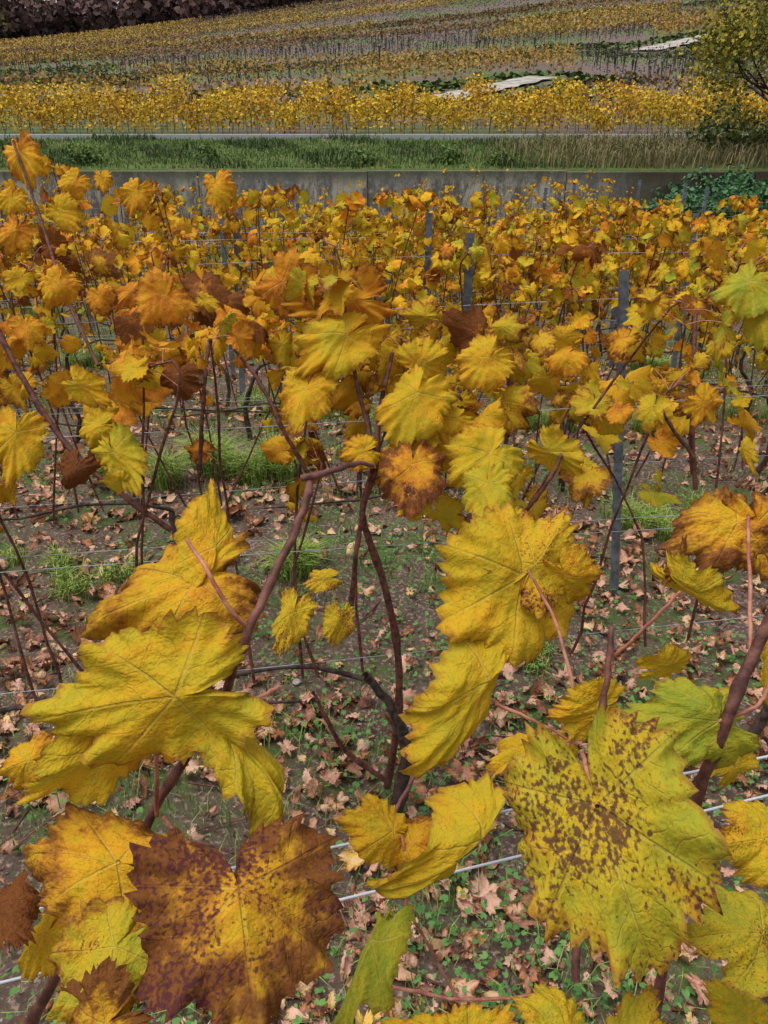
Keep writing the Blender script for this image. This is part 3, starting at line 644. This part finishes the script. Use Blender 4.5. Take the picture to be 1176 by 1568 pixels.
cs=[(6.0+rng.random()*6.5,18.+rng.random()*2,-.7+rng.random()*1.05,.9,.6,.5) for _ in range(24)]
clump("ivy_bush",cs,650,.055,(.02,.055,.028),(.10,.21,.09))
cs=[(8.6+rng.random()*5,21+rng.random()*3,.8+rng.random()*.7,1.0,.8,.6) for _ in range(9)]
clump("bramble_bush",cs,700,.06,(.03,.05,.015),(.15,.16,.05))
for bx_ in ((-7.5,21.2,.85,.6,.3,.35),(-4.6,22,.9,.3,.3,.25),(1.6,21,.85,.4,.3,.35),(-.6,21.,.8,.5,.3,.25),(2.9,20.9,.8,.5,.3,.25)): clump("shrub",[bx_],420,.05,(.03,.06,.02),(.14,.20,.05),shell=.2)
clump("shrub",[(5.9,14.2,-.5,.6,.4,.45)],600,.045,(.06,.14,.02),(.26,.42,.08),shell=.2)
# ---------------- tree right ----------------
tree=empty("tree"); TR=Tubes(); LPt=[]
base=np.array([11.0,22.5,.8])
def branch(p,d,L,r,dep):
    q=p+d*L; m=(p+q)/2+rng.normal(0,.06*L,3); TR.add(curve([p,m,q],7),np.linspace(r,r*.55,7),6)
    if dep==0 or L<.35:
        for _ in range(30): LPt.append(p+(q-p)*rng.random()+rng.normal(0,.24,3))
        return
    for _ in range(3 if dep>1 else 4):
        nd=d+rng.normal(0,.5,3); nd[2]+=.05; nd/=np.linalg.norm(nd); branch(p+(q-p)*rng.uniform(.55,1),nd,L*rng.uniform(.6,.85),r*.55,dep-1)
TR.add(curve([base,base+[.05,0,1.],base+[0,0,2.2]],8),np.linspace(.15,.09,8),8)
for a in np.linspace(0,6.28,11)[:-1]:
    branch(base+[0,0,.6+1.5*rng.random()],np.array([math.cos(a),math.sin(a),.7])/1.25,1.9,.05,3)
TR.build("limbs",BARK,tree); LPt=np.array(LPt); n=len(LPt); t=rng.random((n,1))
leaves("crown",VLOW,LPt,frames(rng.normal(0,1,(n,3))-[0,0,.5],rng.normal(0,1,(n,3))+[0,-.5,.6]),rng.uniform(.035,.08,n),col=np.array([.10,.14,.03])*(1-t)+np.array([.44,.33,.05])*t,mat=VC,parent=tree)
# ---------------- roadside vines and hillside vineyard ----------------
CY=np.array([.80,.54,.05]);CO=np.array([.70,.36,.04])
PP=[];CC=[];SS=[]
TS=Tubes()
for ri,yy in enumerate((31.9,33.0,34.1,35.2,36.3)):
    n=(12500,9000,7000,5000,4000)[ri]; x=rng.uniform(-24,24,n); cl=np.round(x/.9)*.9; x=cl+rng.normal(0,.26,n)
    hh=.15+1.25*rng.beta(1.8,1.4,n); top=.2*np.sin(cl*9.1)+.16*np.sin(cl*3.7)
    y=yy+rng.normal(0,.14,n); PP.append(np.stack([x,y,terr(x,y)+hh*(1+top)],1))
    t=np.clip(rng.normal(.28+.3*np.sin(cl*2.3),.3,n),0,1)[:,None]; CC.append((CY*(1-t)+CO*t)*rng.uniform(.4,1.0,(n,1))); SS.append(rng.uniform(.045,.08,n))
    for xx in np.arange(-24,24,.45):
        xx+=rng.normal(0,.08); z0=float(terr(xx,yy)); TS.add([(xx,yy,z0),(xx+rng.normal(0,.05),yy,z0+.6),(xx+rng.normal(0,.1),yy,z0+rng.uniform(.9,1.2))],.012,3)
PP=np.concatenate(PP);CC=np.concatenate(CC);SS=np.concatenate(SS);n=len(PP)
rv=empty("roadside_vine_rows")
leaves("leaves",VLOW,PP,frames(rng.normal(0,1,(n,3))-[0,0,.6],rng.normal(0,.6,(n,3))+[0,-.8,.6]),SS,col=CC,mat=VC,parent=rv)
TS.build("stems",BARK,rv)
CY=np.array([.50,.36,.085]);CO=np.array([.47,.26,.075]);CB=np.array([.19,.135,.11]);CG=np.array([.15,.22,.065]);CD=np.array([.155,.12,.128])
th=rad(20); ct,st_=math.cos(th),math.sin(th)
PP=[];CC=[];SS=[];ST=[];GP=[]
bands=[(0,44,'m'),(44,49,'o'),(49,55,'g'),(55,73,'o'),(73,79,'g'),(79,104,'b'),(104,113,'y'),(113,119,'g'),(119,128,'m'),(128,134,'g'),(134,150,'b'),(150,160,'y'),(160,166,'g'),(166,178,'m'),(178,300,'y')]
hr=np.random.default_rng(5); blk=hr.random((60,40))
for qi,q in enumerate(np.arange(24,230,1.15)):
    step=.75 if q<90 else 1.1
    p=np.arange(-130,190,step); p=p+rng.normal(0,.12,len(p))
    x=p*ct-q*st_; y=p*st_+q*ct
    k_=(y>40)&(y<202)&(np.abs(x)<.62*y+10); p=p[k_];x=x[k_];y=y[k_]
    if not len(p): continue
    qq=q+3.5*np.sin(p/22.)+1.5*np.sin(p/9.+2)
    ty=np.full(len(p),'m')
    for a,b_,c_ in bands: ty[(qq>=a)&(qq<b_)]=c_
    bi=np.clip(((p+140)/(14+.1*q)).astype(int),0,59); bj=np.clip((qq/13).astype(int),0,39); bv=blk[bi,bj]
    ng=(ty!='g')
    ty[ng&(bv<.16)]='m'; ty[ng&(bv>.90)&(y>55)]='y'; ty[ng&(bv>.76)&(bv<.90)&(y>55)]='b'
    ty[(x>.22*y)&(y<85)&(qq>44)]='b'; ty[(x>.18*y)&(y>85)&(y<92)]='g'; ty[(x<-.28*y)&(qq>64)&(qq<72)]='g'; ty[(x>.3*y)&(y>92)&(y<120)]='o'
    ty[(x<-.3*y)&(qq>84)&(qq<97)]='g'; ty[(x<-.22*y)&(qq>106)&(qq<150)&(ty=='b')]='m'
    for tr in (tr1,tr2):
        dmin=np.min(np.hypot(x[:,None]-tr[None,:,0],y[:,None]-tr[None,:,1]),axis=1)
        nearc=tr[np.argmin(np.hypot(x[:,None]-tr[None,:,0],y[:,None]-tr[None,:,1]),axis=1)]
        ty[dmin<4.2]='g'; ty[(dmin<7)&(y<nearc[:,1])]='g'; ty[dmin<2.1]='x'
    dens={'y':10,'o':10,'m':8,'b':6,'g':6,'x':0}
    nn=np.array([dens[c_] for c_ in ty])
    nn=rng.poisson(nn*np.where(rng.random(len(nn))<.12,.2,1.)); idx=np.repeat(np.arange(len(p)),nn); m=len(idx)
    if not m: continue
    tt=ty[idx]; gg=tt=='g'
    xx=x[idx]+rng.normal(0,.25,m)*(1+gg); yy=y[idx]+rng.normal(0,.11,m)*(1+3*gg); zz=terr(xx,yy)+np.where(gg,.06,rng.uniform(.2,1.1,m))
    base=np.zeros((m,3)); r_=rng.random(m)[:,None]
    for c_,(A,Bc) in {'y':(CY*1.1,CO*.85),'o':(CO,CY*.7),'m':(CO*.75,CB*1.2),'b':(CD,CB),'g':(CG,CG*.65)}.items():
        s_=tt==c_; base[s_]=(A*(1-r_)+Bc*r_)[s_]
    rowf=hr.uniform(.62,1.15)
    base*=rng.uniform(.7,1.1,(m,1))*rowf*(.80+.35*blk[bj,bi%40][idx])[:,None]; PP.append(np.stack([xx,yy,zz],1));CC.append(base);GP.append(gg)
    SS.append(rng.uniform(.09,.16,m)*np.where(yy>100,1.35,1.)*np.where(tt=='b',.6,1)*np.where(gg,2.2,1))
    sb=(y<110)&((ty=='b')|((rng.random(len(p))<.1)&(ty!='g')))&(rng.random(len(p))<.35)&(ty!='x')
    ST.append(np.stack([x[sb],y[sb],terr(x[sb],y[sb])],1))
PP=np.concatenate(PP);CC=np.concatenate(CC);SS=np.concatenate(SS);GP=np.concatenate(GP)[:,None];n=len(PP)
hv=empty("hillside_vineyard")
Nn=np.where(GP,rng.normal(0,.15,(n,3))+[0,0,1.],rng.normal(0,.6,(n,3))+[0,-.8,.5])
leaves("vine_foliage",PATCH,PP,frames(rng.normal(0,1,(n,3)),Nn),SS,col=CC,mat=VC,parent=hv)
S=np.concatenate(ST);n=len(S); h=rng.uniform(.8,1.2,n)
V=np.zeros((n,6,3))
for j,(dx,dy) in enumerate(((-.016,0),(.016,0),(0,.028))):
    V[:,j]=S+[dx,dy,-.05]; V[:,j+3]=S+np.stack([dx+rng.normal(0,.05,n),np.full(n,dy),h],1)
F=(np.array([[0,1,4,3],[1,2,5,4],[2,0,3,5]])[None]+(np.arange(n)*6)[:,None,None]).reshape(-1,4)
mk_mesh("stakes",V.reshape(-1,3),F,attrs={'col':('FLOAT_COLOR',np.repeat(np.c_[rng.uniform(.5,1.5,(n,1))*np.array([.075,.06,.06]),np.ones(n)],6,axis=0))},mat=VCW,parent=hv,smooth=False)
# ---------------- distant forest ----------------
cs=[];tint=[]
for _ in range(460):
    x=rng.uniform(-260,110); y=rng.uniform(208,300); s=rng.uniform(3,5.5); cs.append((x,y,float(terr(x,y))+s*.9,s,s,s*1.05))
    tint.append(np.array([1,1,1])*rng.uniform(.6,1.3)*(np.array([1,1.3,.7]) if rng.random()<.25 else 1))
clump("forest",cs,120,1.1,(.05,.033,.038),(.16,.095,.08),tp=PATCH,shell=.7,tint=tint)
print("verts",sum(len(m.vertices) for m in bpy.data.meshes))
